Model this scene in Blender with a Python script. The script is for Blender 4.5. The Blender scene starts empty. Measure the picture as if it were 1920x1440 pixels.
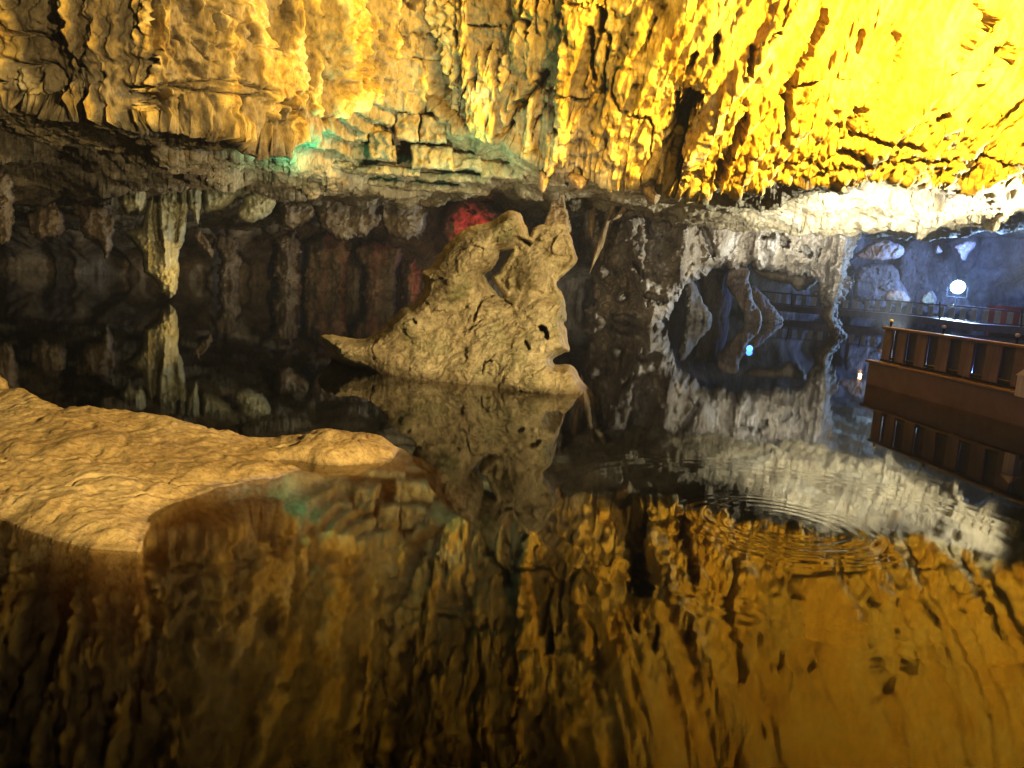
import bpy, math, random
import numpy as np
from mathutils import Matrix, Vector

scn = bpy.context.scene
COL = scn.collection
random.seed(7)
RNG = np.random.default_rng(7)

# ------------------------------------------------------------------ camera
HAZE = 0.0006
CAM_H = 1.5                       # eye height above the lake
FPX, W0, H0 = 1423.0, 1920.0, 1440.0
PITCH = math.atan((720 - 515) / FPX)
ROLL = 0.070
cp, sp, cr, sr = math.cos(PITCH), math.sin(PITCH), math.cos(ROLL), math.sin(ROLL)
FW = np.array([0, cp, -sp])
R0 = np.array([1.0, 0, 0]); U0 = np.array([0, sp, cp])
RT = R0 * cr + U0 * sr
UP = -R0 * sr + U0 * cr
cam = bpy.data.cameras.new('camera')
cam.sensor_width = 36.0
cam.lens = 36.0 * FPX / W0
cam.clip_start, cam.clip_end = 0.05, 400
camo = bpy.data.objects.new('camera', cam); COL.objects.link(camo)
camo.matrix_world = Matrix(((RT[0], UP[0], -FW[0], 0), (RT[1], UP[1], -FW[1], 0), (RT[2], UP[2], -FW[2], CAM_H), (0, 0, 0, 1)))
scn.camera = camo

# ------------------------------------------------------------------ world, lamps, exposure
world = bpy.data.worlds.new('World'); scn.world = world; world.use_nodes = True
bg = world.node_tree.nodes['Background']
bg.inputs[0].default_value = (0.9, 0.85, 0.75, 1); bg.inputs[1].default_value = 0.004
scn.view_settings.view_transform = 'Standard'
scn.view_settings.look = 'None'
scn.view_settings.exposure = 0.0
scn.view_settings.gamma = 1.0
scn.view_settings.use_curve_mapping = False
scn.cycles.max_bounces = 6
scn.cycles.diffuse_bounces = 2
scn.cycles.glossy_bounces = 3
scn.cycles.transparent_max_bounces = 8
scn.cycles.sample_clamp_indirect = 4.0
scn.cycles.use_denoising = True


def ray(px, py):
    px = np.asarray(px, float); py = np.asarray(py, float)
    a = (px - 960) / FPX; b = (720 - py) / FPX
    return FW + a[..., None] * RT + b[..., None] * UP


def at(px, py, d):
    """World point seen at photo pixel (px, py) at distance d along +Y."""
    r = ray(px, py)
    P = r * (np.asarray(d, float) / r[..., 1])[..., None]
    P[..., 2] += CAM_H
    return P


def water_at(px, py):
    r = ray(px, py)
    P = r * (-CAM_H / r[..., 2])[..., None]
    P[..., 2] = 0
    return P


def project(P):
    Q = P - np.array([0, 0, CAM_H])
    w = Q @ FW
    w = np.where(w < 0.05, 0.05, w)
    return 960 + FPX * (Q @ RT) / w, 720 - FPX * (Q @ UP) / w


def lamp(name, loc, target, power, color, size=0.15, angle=None, blend=0.6):
    l = bpy.data.lights.new(name, 'SPOT' if angle else 'POINT')
    l.energy = power; l.color = color; l.shadow_soft_size = size
    if angle:
        l.spot_size = math.radians(angle); l.spot_blend = blend
    o = bpy.data.objects.new(name, l); COL.objects.link(o)
    o.location = Vector(loc)
    if target is not None:
        o.rotation_euler = (Vector(target) - Vector(loc)).to_track_quat('-Z', 'Y').to_euler()
    return o


def px3(px, py, d):
    return tuple(float(v) for v in at(px, py, d))


YEL = (1.0, 0.60, 0.055)
WARM = (1.0, 0.78, 0.40)
lamp('yellow_floodlight', px3(2080, -140, 11.8), px3(1640, 60, 17), 17500, YEL, 0.12, 175, 0.8)
lamp('yellow_floodlight', px3(1480, -330, 9.5), px3(700, 110, 16), 4600, YEL, 0.10, 105, 0.8)
lamp('shelf_light', px3(1990, 520, 18.6), px3(1680, 380, 20.5), 9000, (0.93, 1.0, 0.97), 0.08, 130, 0.6)
lamp('warm_floodlight', (5.0, -1.5, 3.6), (-2.4, 10.0, 0.6), 11500, WARM, 0.12, 66, 0.5)
lamp('face_fill', (8.0, 5.0, 7.5), (-6.0, 17.0, 6.0), 2700, (1.0, 0.83, 0.56), 0.12, 84, 0.9)  # added fill for the wall face, not a lamp of the cave
lamp('teal_lamp', px3(600, 345, 15.7), px3(600, 200, 16.2), 170, (0.03, 1.0, 0.66), 0.04, 165, 0.5)
lamp('teal_lamp', px3(880, 352, 17.4), px3(880, 200, 18.0), 95, (0.03, 1.0, 0.66), 0.04, 165, 0.5)
lamp('shelf_light', px3(1690, 640, 14.7), px3(1600, 392, 21.5), 23000, (0.90, 0.98, 1.0), 0.06, 48, 0.8)  # extra light added behind the dock to brighten the shelf evenly
lamp('red_lamp', px3(893, 436, 36.6), px3(850, 410, 38.5), 110, (1.0, 0.09, 0.10), 0.08, 150, 0.5)
lamp('red_lamp', px3(818, 528, 35.0), px3(772, 530, 38), 90, (1.0, 0.10, 0.10), 0.06, 80, 0.6)
lamp('chamber_fill', px3(905, 610, 14.5), px3(640, 500, 36), 1700, (1.0, 0.86, 0.62), 0.08, 150, 0.6)  # added fill, hidden behind the island, lifts the dark back wall
lamp('cave_floodlight', px3(1796, 538, 49.2), (0, 0, 2.0), 22000, (0.45, 0.74, 1.0), 0.1, 64, 0.6)
lamp('dock_fill', (-3.0, -1.0, 3.2), px3(1790, 740, 11.5), 650, (0.62, 0.55, 1.0), 0.1, 26, 0.7)  # added off-frame spot giving the dock the cool cast of lens glare
lamp('cave_floodlight', px3(1796, 540, 48.6), None, 1500, (0.26, 0.52, 1.0), 0.12)
lamp('blue_fill', px3(1860, 490, 50.0), px3(1740, 490, 62), 9000, (0.11, 0.25, 1.0), 0.3, 170, 0.5)  # added blue light on the far wall, imitating the lens veil
lamp('blue_fill', px3(1840, 520, 46.0), px3(1500, 640, 20), 7000, (0.11, 0.25, 1.0), 0.3, 120, 0.6)  # second added blue light for the same veil
lamp('arch_floodlight', px3(1705, 640, 14.6), px3(1440, 470, 28), 1300, (0.95, 0.95, 0.95), 0.06, 50, 0.9)

# ------------------------------------------------------------------ numpy noise


def _hash(ix, iy, iz, seed):
    h = (ix.astype(np.uint32) * np.uint32(374761393) + iy.astype(np.uint32) * np.uint32(668265263)
         + iz.astype(np.uint32) * np.uint32(2147483647 - 1274126177) + np.uint32(seed * 362437 + 13))
    h ^= h >> np.uint32(13); h *= np.uint32(1274126177); h ^= h >> np.uint32(16)
    h *= np.uint32(2246822519); h ^= h >> np.uint32(15)
    return h


def perlin(x, y, z=None, seed=0):
    x = np.asarray(x, np.float32); y = np.asarray(y, np.float32)
    z = np.zeros_like(x) if z is None else np.asarray(z, np.float32)
    xi = np.floor(x); yi = np.floor(y); zi = np.floor(z)
    xf = x - xi; yf = y - yi; zf = z - zi
    xi = xi.astype(np.int64); yi = yi.astype(np.int64); zi = zi.astype(np.int64)
    f = lambda t: t * t * t * (t * (t * 6 - 15) + 10)
    u, v, w = f(xf), f(yf), f(zf)
    out = 0
    k = np.float32(2 / 1023)
    for dz in (0, 1):
        wz = w if dz else 1 - w
        for dy in (0, 1):
            wy = v if dy else 1 - v
            for dx in (0, 1):
                wx = u if dx else 1 - u
                h = _hash(xi + dx, yi + dy, zi + dz, seed)
                gx = (h & np.uint32(1023)) * k - 1
                gy = ((h >> np.uint32(10)) & np.uint32(1023)) * k - 1
                gz = ((h >> np.uint32(20)) & np.uint32(1023)) * k - 1
                out = out + wx * wy * wz * (gx * (xf - dx) + gy * (yf - dy) + gz * (zf - dz))
    return out * 1.5


def fbm(x, y, z=None, octv=3, seed=0, gain=0.5):
    a, s, t = 1.0, 0.0, 0.0
    z = np.zeros_like(x) if z is None else z
    for o in range(octv):
        s = s + a * perlin(x * 2 ** o, y * 2 ** o, z * 2 ** o, seed + o * 17); t += a; a *= gain
    return s / t


def ridged(x, y, z=None, octv=2, seed=0):
    a, s, t = 1.0, 0.0, 0.0
    z = np.zeros_like(x) if z is None else z
    for o in range(octv):
        s = s + a * (1 - np.abs(perlin(x * 2 ** o, y * 2 ** o, z * 2 ** o, seed + o * 31)) * 2.2); t += a; a *= 0.5
    return s / t


def worley2(x, y, seed=0):
    """Distance to the nearest feature point, 2-D."""
    xi = np.floor(x).astype(np.int64); yi = np.floor(y).astype(np.int64)
    best = np.full(x.shape, 9.0, np.float32)
    for dy in (-1, 0, 1):
        for dx in (-1, 0, 1):
            h = _hash(xi + dx, yi + dy, np.zeros_like(xi), seed)
            fx = xi + dx + (h & np.uint32(1023)) / 1023.0
            fy = yi + dy + ((h >> np.uint32(10)) & np.uint32(1023)) / 1023.0
            best = np.minimum(best, (fx - x) ** 2 + (fy - y) ** 2)
    return np.sqrt(best)


def shards(x, y, seed=0):
    """Angular broken-stone relief: each cell is a randomly tilted plane."""
    xi = np.floor(x).astype(np.int64); yi = np.floor(y).astype(np.int64)
    best = np.full(x.shape, 9.0, np.float32); out = np.zeros(x.shape, np.float32)
    for dy in (-1, 0, 1):
        for dx in (-1, 0, 1):
            h = _hash(xi + dx, yi + dy, np.zeros_like(xi), seed); g = _hash(xi + dx, yi + dy, np.ones_like(xi), seed + 7)
            ex = x - (xi + dx + (h & np.uint32(1023)) / 1023.0); ey = y - (yi + dy + ((h >> np.uint32(10)) & np.uint32(1023)) / 1023.0)
            d = ex * ex + ey * ey
            t = ((g & np.uint32(1023)) / 511.5 - 1) * ex + ((g >> np.uint32(10) & np.uint32(1023)) / 511.5 - 1) * ey + .45 * ((g >> np.uint32(20) & np.uint32(1023)) / 511.5 - 1)
            m = d < best
            out = np.where(m, t, out); best = np.where(m, d, best)
    return out


def sstep(a, b, x):
    t = np.clip((x - a) / (b - a), 0, 1)
    return t * t * (3 - 2 * t)


def stair(v, e=.78):
    f = np.floor(v); return f + sstep(e, 1.0, v - f)


def chaikin(p, n=2):
    p = np.array(p, float)
    for _ in range(n):
        q = np.roll(p, -1, 0); p = np.stack([.75 * p + .25 * q, .25 * p + .75 * q], 1).reshape(-1, 2)
    return p


def seg_dist(px, py, poly, closed=False):
    poly = np.asarray(poly, float)
    if len(poly) == 1:
        return np.hypot(px - poly[0, 0], py - poly[0, 1])
    best = np.full(px.shape, 1e9)
    n = len(poly)
    for i in range(n if closed else n - 1):
        a = poly[i]; b = poly[(i + 1) % n]; e = b - a
        L = e @ e
        if L == 0: continue
        t = np.clip(((px - a[0]) * e[0] + (py - a[1]) * e[1]) / L, 0, 1)
        best = np.minimum(best, (px - a[0] - t * e[0]) ** 2 + (py - a[1] - t * e[1]) ** 2)
    return np.sqrt(best)


def sdf(px, py, poly):
    """Positive inside."""
    d = seg_dist(px, py, poly, True)
    ins = np.zeros(px.shape, bool)
    poly = np.asarray(poly, float); n = len(poly)
    for i in range(n):
        x1, y1 = poly[i]; x2, y2 = poly[(i + 1) % n]
        if y1 == y2: continue
        c = ((y1 > py) != (y2 > py)) & (px < (x2 - x1) * (py - y1) / (y2 - y1) + x1)
        ins ^= c
    return np.where(ins, d, -d)


# ------------------------------------------------------------------ mesh helpers


def tag(o, label=None, cat=None, group=None, kind=None):
    if label: o['label'] = label
    if cat: o['category'] = cat
    if group: o['group'] = group
    if kind: o['kind'] = kind
    return o


def make_obj(name, V, F, mat, parent=None, origin=None, attrs=None, smooth=True):
    V = np.asarray(V, np.float32); F = np.asarray(F, np.int32)
    origin = np.zeros(3, np.float32) if origin is None else np.asarray(origin, np.float32)
    me = bpy.data.meshes.new(name)
    k = F.shape[1]
    me.vertices.add(len(V)); me.vertices.foreach_set('co', (V - origin).ravel())
    me.loops.add(F.size); me.loops.foreach_set('vertex_index', F.ravel())
    me.polygons.add(len(F))
    me.polygons.foreach_set('loop_start', np.arange(0, F.size, k, dtype=np.int32))
    me.polygons.foreach_set('use_smooth', np.full(len(F), smooth, bool))
    if attrs:
        for an, av in attrs.items():
            a = me.attributes.new(an, 'FLOAT', 'POINT'); a.data.foreach_set('value', np.asarray(av, np.float32).ravel())
    me.update(calc_edges=True); me.validate()
    if mat: me.materials.append(mat)
    o = bpy.data.objects.new(name, me); COL.objects.link(o)
    if parent is not None: o.parent = parent
    o.location = Vector([float(v) for v in origin])
    return o


def empty(name, loc, rz=0):
    o = bpy.data.objects.new(name, None); COL.objects.link(o)
    o.empty_display_size = 0.2
    o.location = loc; o.rotation_euler = (0, 0, rz)
    return o


def grid_faces(nr, nc, off=0):
    i = np.arange(nr * nc).reshape(nr, nc) + off
    return np.stack([i[:-1, :-1], i[:-1, 1:], i[1:, 1:], i[1:, :-1]], -1).reshape(-1, 4)


class Boxes:
    """Collects bevel-free boxes, bars and discs into one mesh."""
    def __init__(s): s.V = []; s.F = []
    def box(s, c, h, rot=None):
        c = np.array(c, float); h = np.array(h, float)
        b = np.array([[-1, -1, -1], [1, -1, -1], [1, 1, -1], [-1, 1, -1], [-1, -1, 1], [1, -1, 1], [1, 1, 1], [-1, 1, 1]]) * h
        if rot is not None: b = b @ np.array(rot).T
        n = len(s.V)
        s.V += list(b + c)
        s.F += [[n + a for a in f] for f in ((0, 3, 2, 1), (4, 5, 6, 7), (0, 1, 5, 4), (1, 2, 6, 5), (2, 3, 7, 6), (3, 0, 4, 7))]
    def beam(s, p, q, w, h):
        p = np.array(p, float); q = np.array(q, float); e = q - p; L = np.linalg.norm(e); e /= L
        side = np.cross(e, [0, 0, 1]); side /= np.linalg.norm(side); up = np.cross(side, e)
        s.box((p + q) / 2, (L / 2, w / 2, h / 2), np.stack([e, side, up], 1))
    def cyl(s, p, q, r0, r1, n=10):
        p = np.array(p, float); q = np.array(q, float); e = q - p; e /= np.linalg.norm(e)
        a = np.cross(e, [0.3, 0.9, 0.2]); a /= np.linalg.norm(a); b = np.cross(e, a)
        base = len(s.V)
        for c, r in ((p, r0), (q, r1)):
            for k in range(n):
                t = 2 * math.pi * k / n
                s.V.append(c + r * (math.cos(t) * a + math.sin(t) * b))
        c0 = len(s.V); s.V += [p, q]
        for k in range(n):
            j = (k + 1) % n
            s.F.append([base + k, base + j, base + n + j, base + n + k])
            s.F.append([c0, base + j, base + k, base + k]); s.F.append([c0 + 1, base + n + k, base + n + j, base + n + j])
    def build(s, name, mat, parent=None, bevel=0.0):
        me = bpy.data.meshes.new(name)
        me.from_pydata([tuple(v) for v in s.V], [], [list(dict.fromkeys(f)) for f in s.F]); me.update()
        if mat: me.materials.append(mat)
        o = bpy.data.objects.new(name, me); COL.objects.link(o)
        if parent is not None: o.parent = parent
        if bevel:
            m = o.modifiers.new('bevel', 'BEVEL'); m.width = bevel; m.segments = 1
        return o


# ------------------------------------------------------------------ materials


def nodes_of(name):
    m = bpy.data.materials.new(name); m.use_nodes = True
    nt = m.node_tree; nt.nodes.clear()
    out = nt.nodes.new('ShaderNodeOutputMaterial')
    def add(t, **kw):
        n = nt.nodes.new(t)
        for k, v in kw.items():
            if k in n.inputs.keys(): n.inputs[k].default_value = v
            else: setattr(n, k, v)
        return n
    return m, nt, out, add


def ramp(nt, add, src, stops):
    r = add('ShaderNodeValToRGB'); el = r.color_ramp.elements
    while len(el) < len(stops): el.new(0.5)
    for e, (p, c) in zip(el, stops):
        e.position = p; e.color = (*c, 1) if len(c) == 3 else c
    nt.links.new(src, r.inputs['Fac']); return r


def rock_mat(name, dark, mid, light, crust=None, rough=0.8, bump=0.06, fine=14.0, stretch=(1, 1, 1), green=0.0, spec=0.25, tide=0.0):
    m, nt, out, add = nodes_of(name)
    L = nt.links.new
    tc = add('ShaderNodeTexCoord')
    mp = add('ShaderNodeMapping'); mp.inputs['Scale'].default_value = stretch
    L(tc.outputs['Object'], mp.inputs['Vector'])
    n1 = add('ShaderNodeTexNoise', Scale=0.9, Detail=9.0, Roughness=0.65, Distortion=0.4); L(mp.outputs[0], n1.inputs['Vector'])
    n2 = add('ShaderNodeTexNoise', Scale=fine, Detail=8.0, Roughness=0.72); L(mp.outputs[0], n2.inputs['Vector'])
    r1 = ramp(nt, add, n1.outputs['Fac'], [(0.30, dark), (0.50, mid), (0.72, light)])
    col = r1.outputs['Color']
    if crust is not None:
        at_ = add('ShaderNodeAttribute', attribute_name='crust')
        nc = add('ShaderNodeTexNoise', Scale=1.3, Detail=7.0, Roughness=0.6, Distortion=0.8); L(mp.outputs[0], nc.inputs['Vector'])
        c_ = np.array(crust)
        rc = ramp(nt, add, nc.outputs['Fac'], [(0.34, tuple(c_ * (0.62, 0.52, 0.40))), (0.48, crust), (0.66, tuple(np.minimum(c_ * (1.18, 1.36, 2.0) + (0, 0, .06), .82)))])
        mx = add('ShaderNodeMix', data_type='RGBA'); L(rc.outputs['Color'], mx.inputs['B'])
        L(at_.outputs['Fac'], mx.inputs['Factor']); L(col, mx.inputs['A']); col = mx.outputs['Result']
    if green:
        n3 = add('ShaderNodeTexNoise', Scale=1.6, Detail=4.0); L(tc.outputs['Object'], n3.inputs['Vector'])
        g = ramp(nt, add, n3.outputs['Fac'], [(0.52, (0, 0, 0)), (0.68, (green,) * 3)])
        mx = add('ShaderNodeMix', data_type='RGBA'); mx.inputs['B'].default_value = (0.16, 0.17, 0.06, 1)
        L(g.outputs['Color'], mx.inputs['Factor']); L(col, mx.inputs['A']); col = mx.outputs['Result']
    if tide:
        gp = add('ShaderNodeNewGeometry'); sx = add('ShaderNodeSeparateXYZ'); L(gp.outputs['Position'], sx.inputs[0])
        wz_ = add('ShaderNodeMath', operation='MULTIPLY_ADD'); wz_.inputs[1].default_value = -tide * 1.6; L(n2.outputs['Fac'], wz_.inputs[0]); L(sx.outputs['Z'], wz_.inputs[2])
        mr_ = add('ShaderNodeMapRange'); mr_.inputs['From Min'].default_value = -tide * .7; mr_.inputs['From Max'].default_value = tide * .6; mr_.inputs['To Min'].default_value = 0.75; mr_.inputs['To Max'].default_value = 0.0
        L(wz_.outputs[0], mr_.inputs['Value'])
        mx = add('ShaderNodeMix', data_type='RGBA'); mx.inputs['B'].default_value = (0.09, 0.06, 0.028, 1)
        L(mr_.outputs['Result'], mx.inputs['Factor']); L(col, mx.inputs['A']); col = mx.outputs['Result']
    # fine speckle of the stone's own colour
    sp_ = ramp(nt, add, n2.outputs['Fac'], [(0.30, (0.30, 0.27, 0.23)), (0.42, (0.72, 0.70, 0.66)), (0.56, (1, 1, 1)), (0.74, (1.35, 1.32, 1.25))])
    mu = add('ShaderNodeMix', data_type='RGBA', blend_type='MULTIPLY'); mu.inputs['Factor'].default_value = 1.0
    L(col, mu.inputs['A']); L(sp_.outputs['Color'], mu.inputs['B'])
    b = add('ShaderNodeBsdfPrincipled'); b.inputs['Roughness'].default_value = rough
    b.inputs['Specular IOR Level'].default_value = spec
    L(mu.outputs['Result'], b.inputs['Base Color'])
    v = add('ShaderNodeTexVoronoi', Scale=fine * 0.7); L(mp.outputs[0], v.inputs['Vector'])
    ad = add('ShaderNodeMath', operation='MULTIPLY_ADD'); ad.inputs[1].default_value = -0.35
    L(v.outputs['Distance'], ad.inputs[0]); L(n2.outputs['Fac'], ad.inputs[2])
    bu = add('ShaderNodeBump', Strength=0.9, Distance=bump); L(ad.outputs[0], bu.inputs['Height'])
    L(bu.outputs['Normal'], b.inputs['Normal'])
    L(b.outputs[0], out.inputs['Surface'])
    return m


def plain_mat(name, color, rough=0.6, metal=0.0, var=0.35, scale=6.0, bump=0.004, stretch=(1, 1, 1)):
    m, nt, out, add = nodes_of(name); L = nt.links.new
    tc = add('ShaderNodeTexCoord'); mp = add('ShaderNodeMapping'); mp.inputs['Scale'].default_value = stretch
    L(tc.outputs['Object'], mp.inputs['Vector'])
    n = add('ShaderNodeTexNoise', Scale=scale, Detail=8.0, Roughness=0.7); L(mp.outputs[0], n.inputs['Vector'])
    c = np.array(color)
    r = ramp(nt, add, n.outputs['Fac'], [(0.3, tuple(c * (1 - var))), (0.7, tuple(np.minimum(c * (1 + var), 1)))])
    b = add('ShaderNodeBsdfPrincipled'); b.inputs['Metallic'].default_value = metal
    L(r.outputs['Color'], b.inputs['Base Color'])
    rr = ramp(nt, add, n.outputs['Fac'], [(0.3, (min(rough + .15, 1),) * 3), (0.7, (max(rough - .12, .05),) * 3)])
    L(rr.outputs['Color'], b.inputs['Roughness'])
    bu = add('ShaderNodeBump', Strength=0.6, Distance=bump); L(n.outputs['Fac'], bu.inputs['Height']); L(bu.outputs[0], b.inputs['Normal'])
    L(b.outputs[0], out.inputs['Surface'])
    return m


def emit_mat(name, color, strength):
    m, nt, out, add = nodes_of(name)
    e = add('ShaderNodeEmission'); e.inputs[0].default_value = (*color, 1); e.inputs[1].default_value = strength
    nt.links.new(e.outputs[0], out.inputs['Surface']); return m


M_WALL = rock_mat('crusted_limestone', (0.11, 0.075, 0.035), (0.265, 0.20, 0.10), (0.40, 0.33, 0.20), crust=(0.66, 0.46, 0.13), bump=0.09, fine=7.0, stretch=(1, 1, 0.55))  # crust is real, but its yellow also carries painted grazing lamp light
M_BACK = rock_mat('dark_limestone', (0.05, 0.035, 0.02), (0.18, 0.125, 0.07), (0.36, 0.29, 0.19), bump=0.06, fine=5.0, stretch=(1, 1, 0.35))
M_ISLE = rock_mat('beige_limestone', (0.20, 0.14, 0.065), (0.45, 0.36, 0.19), (0.64, 0.54, 0.33), bump=0.07, fine=10.0, green=0.65, tide=0.10)
M_LEDGE = rock_mat('sandy_limestone', (0.17, 0.10, 0.032), (0.36, 0.24, 0.085), (0.50, 0.365, 0.16), crust=(0.19, 0.13, 0.055), bump=0.012, fine=30.0)
M_FLOW = rock_mat('grey_flowstone', (0.06, 0.038, 0.02), (0.25, 0.195, 0.13), (0.50, 0.45, 0.38), bump=0.08, fine=6.0, stretch=(1, 1, 0.6), tide=0.3)
M_DRIP = rock_mat('olive_dripstone', (0.13, 0.11, 0.06), (0.30, 0.27, 0.15), (0.44, 0.40, 0.24), bump=0.04, fine=7.0, stretch=(1, 1, 0.3))
M_TAN = rock_mat('tan_flowstone', (0.24, 0.15, 0.09), (0.44, 0.31, 0.20), (0.58, 0.45, 0.33), bump=0.04, fine=6.0, stretch=(1, 1, 0.35))
M_RUST = rock_mat('rusty_dripstone', (0.10, 0.06, 0.025), (0.28, 0.18, 0.075), (0.44, 0.31, 0.13), bump=0.06, fine=7.0, stretch=(1, 1, 0.35))
M_BED = plain_mat('lake_mud', (0.05, 0.04, 0.025), 0.9, var=0.5, scale=1.5)
M_WOOD = plain_mat('brown_painted_timber', (0.11, 0.06, 0.058), 0.5, var=0.4, scale=3, stretch=(1, 1, 0.3))
M_PLANK = plain_mat('weathered_plank', (0.115, 0.075, 0.09), 0.6, var=0.4, scale=5, stretch=(3, 3, 0.4))
M_HULL = plain_mat('red_brown_pontoon', (0.11, 0.065, 0.07), 0.5, var=0.3, scale=2)
M_DARK = plain_mat('black_metal', (0.03, 0.03, 0.035), 0.4, metal=0.6)
M_NAVY = plain_mat('dark_blue_plank', (0.028, 0.032, 0.055), 0.5, var=0.4, scale=5, stretch=(3, 3, 0.4))
M_PALE = plain_mat('pale_plank', (0.48, 0.40, 0.30), 0.6, var=0.3, scale=5, stretch=(3, 3, 0.4))
M_WET = plain_mat('wet_deck', (0.03, 0.03, 0.04), 0.16, var=0.4, scale=3)
M_RED = plain_mat('red_plastic', (0.30, 0.05, 0.035), 0.35, var=0.15)
M_WHITE = plain_mat('white_plastic', (0.7, 0.7, 0.7), 0.35, var=0.1)
M_GREY = plain_mat('grey_metal', (0.25, 0.26, 0.28), 0.4, metal=0.5)

# ------------------------------------------------------------------ water


def water_material():
    m, nt, out, add = nodes_of('lake_water'); L = nt.links.new
    geo = add('ShaderNodeNewGeometry')
    c = water_at(np.array(1470.), np.array(985.))
    sub = add('ShaderNodeVectorMath', operation='SUBTRACT'); sub.inputs[1].default_value = (float(c[0]), float(c[1]), 0)
    L(geo.outputs['Position'], sub.inputs[0])
    ln = add('ShaderNodeVectorMath', operation='LENGTH'); L(sub.outputs[0], ln.inputs[0])
    d = ln.outputs['Value']
    def math_(op, a, b=None):
        n = add('ShaderNodeMath', operation=op)
        for i, v in enumerate((a, b)):
            if v is None: continue
            if isinstance(v, (int, float)): n.inputs[i].default_value = v
            else: L(v, n.inputs[i])
        return n.outputs[0]
    wob = add('ShaderNodeTexNoise', Scale=1.2, Detail=2.0); L(geo.outputs['Position'], wob.inputs['Vector'])
    n0 = add('ShaderNodeTexNoise', Scale=1.7, Detail=3.0); L(geo.outputs['Position'], n0.inputs['Vector'])
    dd = math_('ADD', d, math_('MULTIPLY', wob.outputs['Fac'], 0.25))
    ring = math_('SINE', math_('MULTIPLY', dd, 62.0))
    g1 = math_('EXPONENT', math_('MULTIPLY', math_('POWER', math_('SUBTRACT', dd, 0.62), 2), -26.0))
    ring2 = math_('SINE', math_('MULTIPLY', dd, 38.0))
    g2 = math_('EXPONENT', math_('MULTIPLY', math_('POWER', math_('SUBTRACT', dd, 1.75), 2), -14.0))
    h = math_('ADD', math_('MULTIPLY', math_('MULTIPLY', ring, g1), math_('MULTIPLY', math_('POWER', n0.outputs['Fac'], 3), 0.0015)), math_('MULTIPLY', math_('MULTIPLY', ring2, g2), 0.00012))
    mp = add('ShaderNodeMapping'); mp.inputs['Scale'].default_value = (1.0, 0.45, 1)
    L(geo.outputs['Position'], mp.inputs['Vector'])
    n = add('ShaderNodeTexNoise', Scale=2.2, Detail=3.0, Roughness=0.5); L(mp.outputs[0], n.inputs['Vector'])
    h = math_('ADD', h, math_('MULTIPLY', n.outputs['Fac'], 0.0010))
    bu = add('ShaderNodeBump', Strength=1.0, Distance=1.0); L(h, bu.inputs['Height'])
    dt = add('ShaderNodeVectorMath', operation='DOT_PRODUCT'); L(bu.outputs[0], dt.inputs[0]); L(geo.outputs['Incoming'], dt.inputs[1])
    fr = math_('ADD', math_('MULTIPLY', math_('POWER', math_('SUBTRACT', 1.0, math_('ABSOLUTE', dt.outputs['Value'])), 5), 0.97), 0.022)
    gl = add('ShaderNodeBsdfGlossy'); gl.inputs['Roughness'].default_value = 0.03; gl.inputs['Color'].default_value = (0.88, 0.88, 0.88, 1)
    L(bu.outputs[0], gl.inputs['Normal'])
    tr = add('ShaderNodeBsdfTransparent'); tr.inputs[0].default_value = (0.80, 0.74, 0.60, 1)
    mix = add('ShaderNodeMixShader'); L(fr, mix.inputs[0]); L(tr.outputs[0], mix.inputs[1]); L(gl.outputs[0], mix.inputs[2])
    L(mix.outputs[0], out.inputs['Surface'])
    ab = add('ShaderNodeVolumeAbsorption'); ab.inputs['Color'].default_value = (0.54, 0.42, 0.20, 1); ab.inputs['Density'].default_value = 3.4
    L(ab.outputs[0], out.inputs['Volume'])
    return m


wb = Boxes(); wb.box((0, 38, -1.6), (60, 58, 1.6))
water = wb.build('lake_water', water_material()); tag(water, kind='structure')
nx = 80
gx, gy = np.meshgrid(np.linspace(-59, 59, nx), np.linspace(-19, 95, nx))
gz = -2.6 + 0.4 * fbm(gx * .2, gy * .2, octv=3, seed=5)
bed = make_obj('lake_bed', np.stack([gx, gy, gz], -1).reshape(-1, 3), grid_faces(nx, nx), M_BED); tag(bed, kind='structure')

# ------------------------------------------------------------------ cave wall: hanging face, roof over the lake, bedded underside
LIP = np.array([(-600, 185, 11.8), (0, 196, 13.2), (150, 213, 13.1), (300, 234, 13.0), (400, 249, 13.6), (480, 264, 14.4), (590, 258, 15.6),
                (640, 238, 16.2), (690, 210, 17.2), (740, 198, 17.9), (800, 200, 18.3), (838, 244, 18.0), (930, 274, 18.0),
                (1040, 314, 17.9), (1150, 326, 17.6), (1235, 330, 17.4), (1300, 352, 17.3), (1400, 352, 17.3), (1480, 344, 17.4),
                (1600, 336, 17.5), (1700, 326, 17.7), (1850, 318, 17.9), (1920, 314, 17.9), (2700, 300, 17)], float)
LIP2 = np.array([(-600, 215, 14.6), (0, 236, 15.4), (150, 247, 15.4), (300, 272, 15.6), (480, 302, 17.6), (600, 336, 20.2), (800, 347, 22.2), (1000, 352, 23.6),
                 (1150, 350, 25), (1235, 378, 26), (1300, 402, 26.6), (1400, 415, 26.6), (1500, 427, 26), (1600, 436, 25.6), (1700, 438, 25),
                 (1800, 438, 24), (1870, 424, 21.5), (1910, 405, 20.5), (1960, 420, 20.5), (2700, 440, 20)], float)
BACK = np.array([(-600, 380, 36), (0, 415, 38), (230, 430, 40), (560, 425, 42), (760, 385, 44), (930, 375, 44), (1010, 410, 44), (1080, 440, 45), (1300, 440, 46),
                 (1480, 440, 56), (1600, 440, 62), (1700, 440, 64), (1920, 445, 62), (2700, 450, 58)], float)


def tab(T, px, c): return np.interp(px, T[:, 0], T[:, c])


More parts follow.
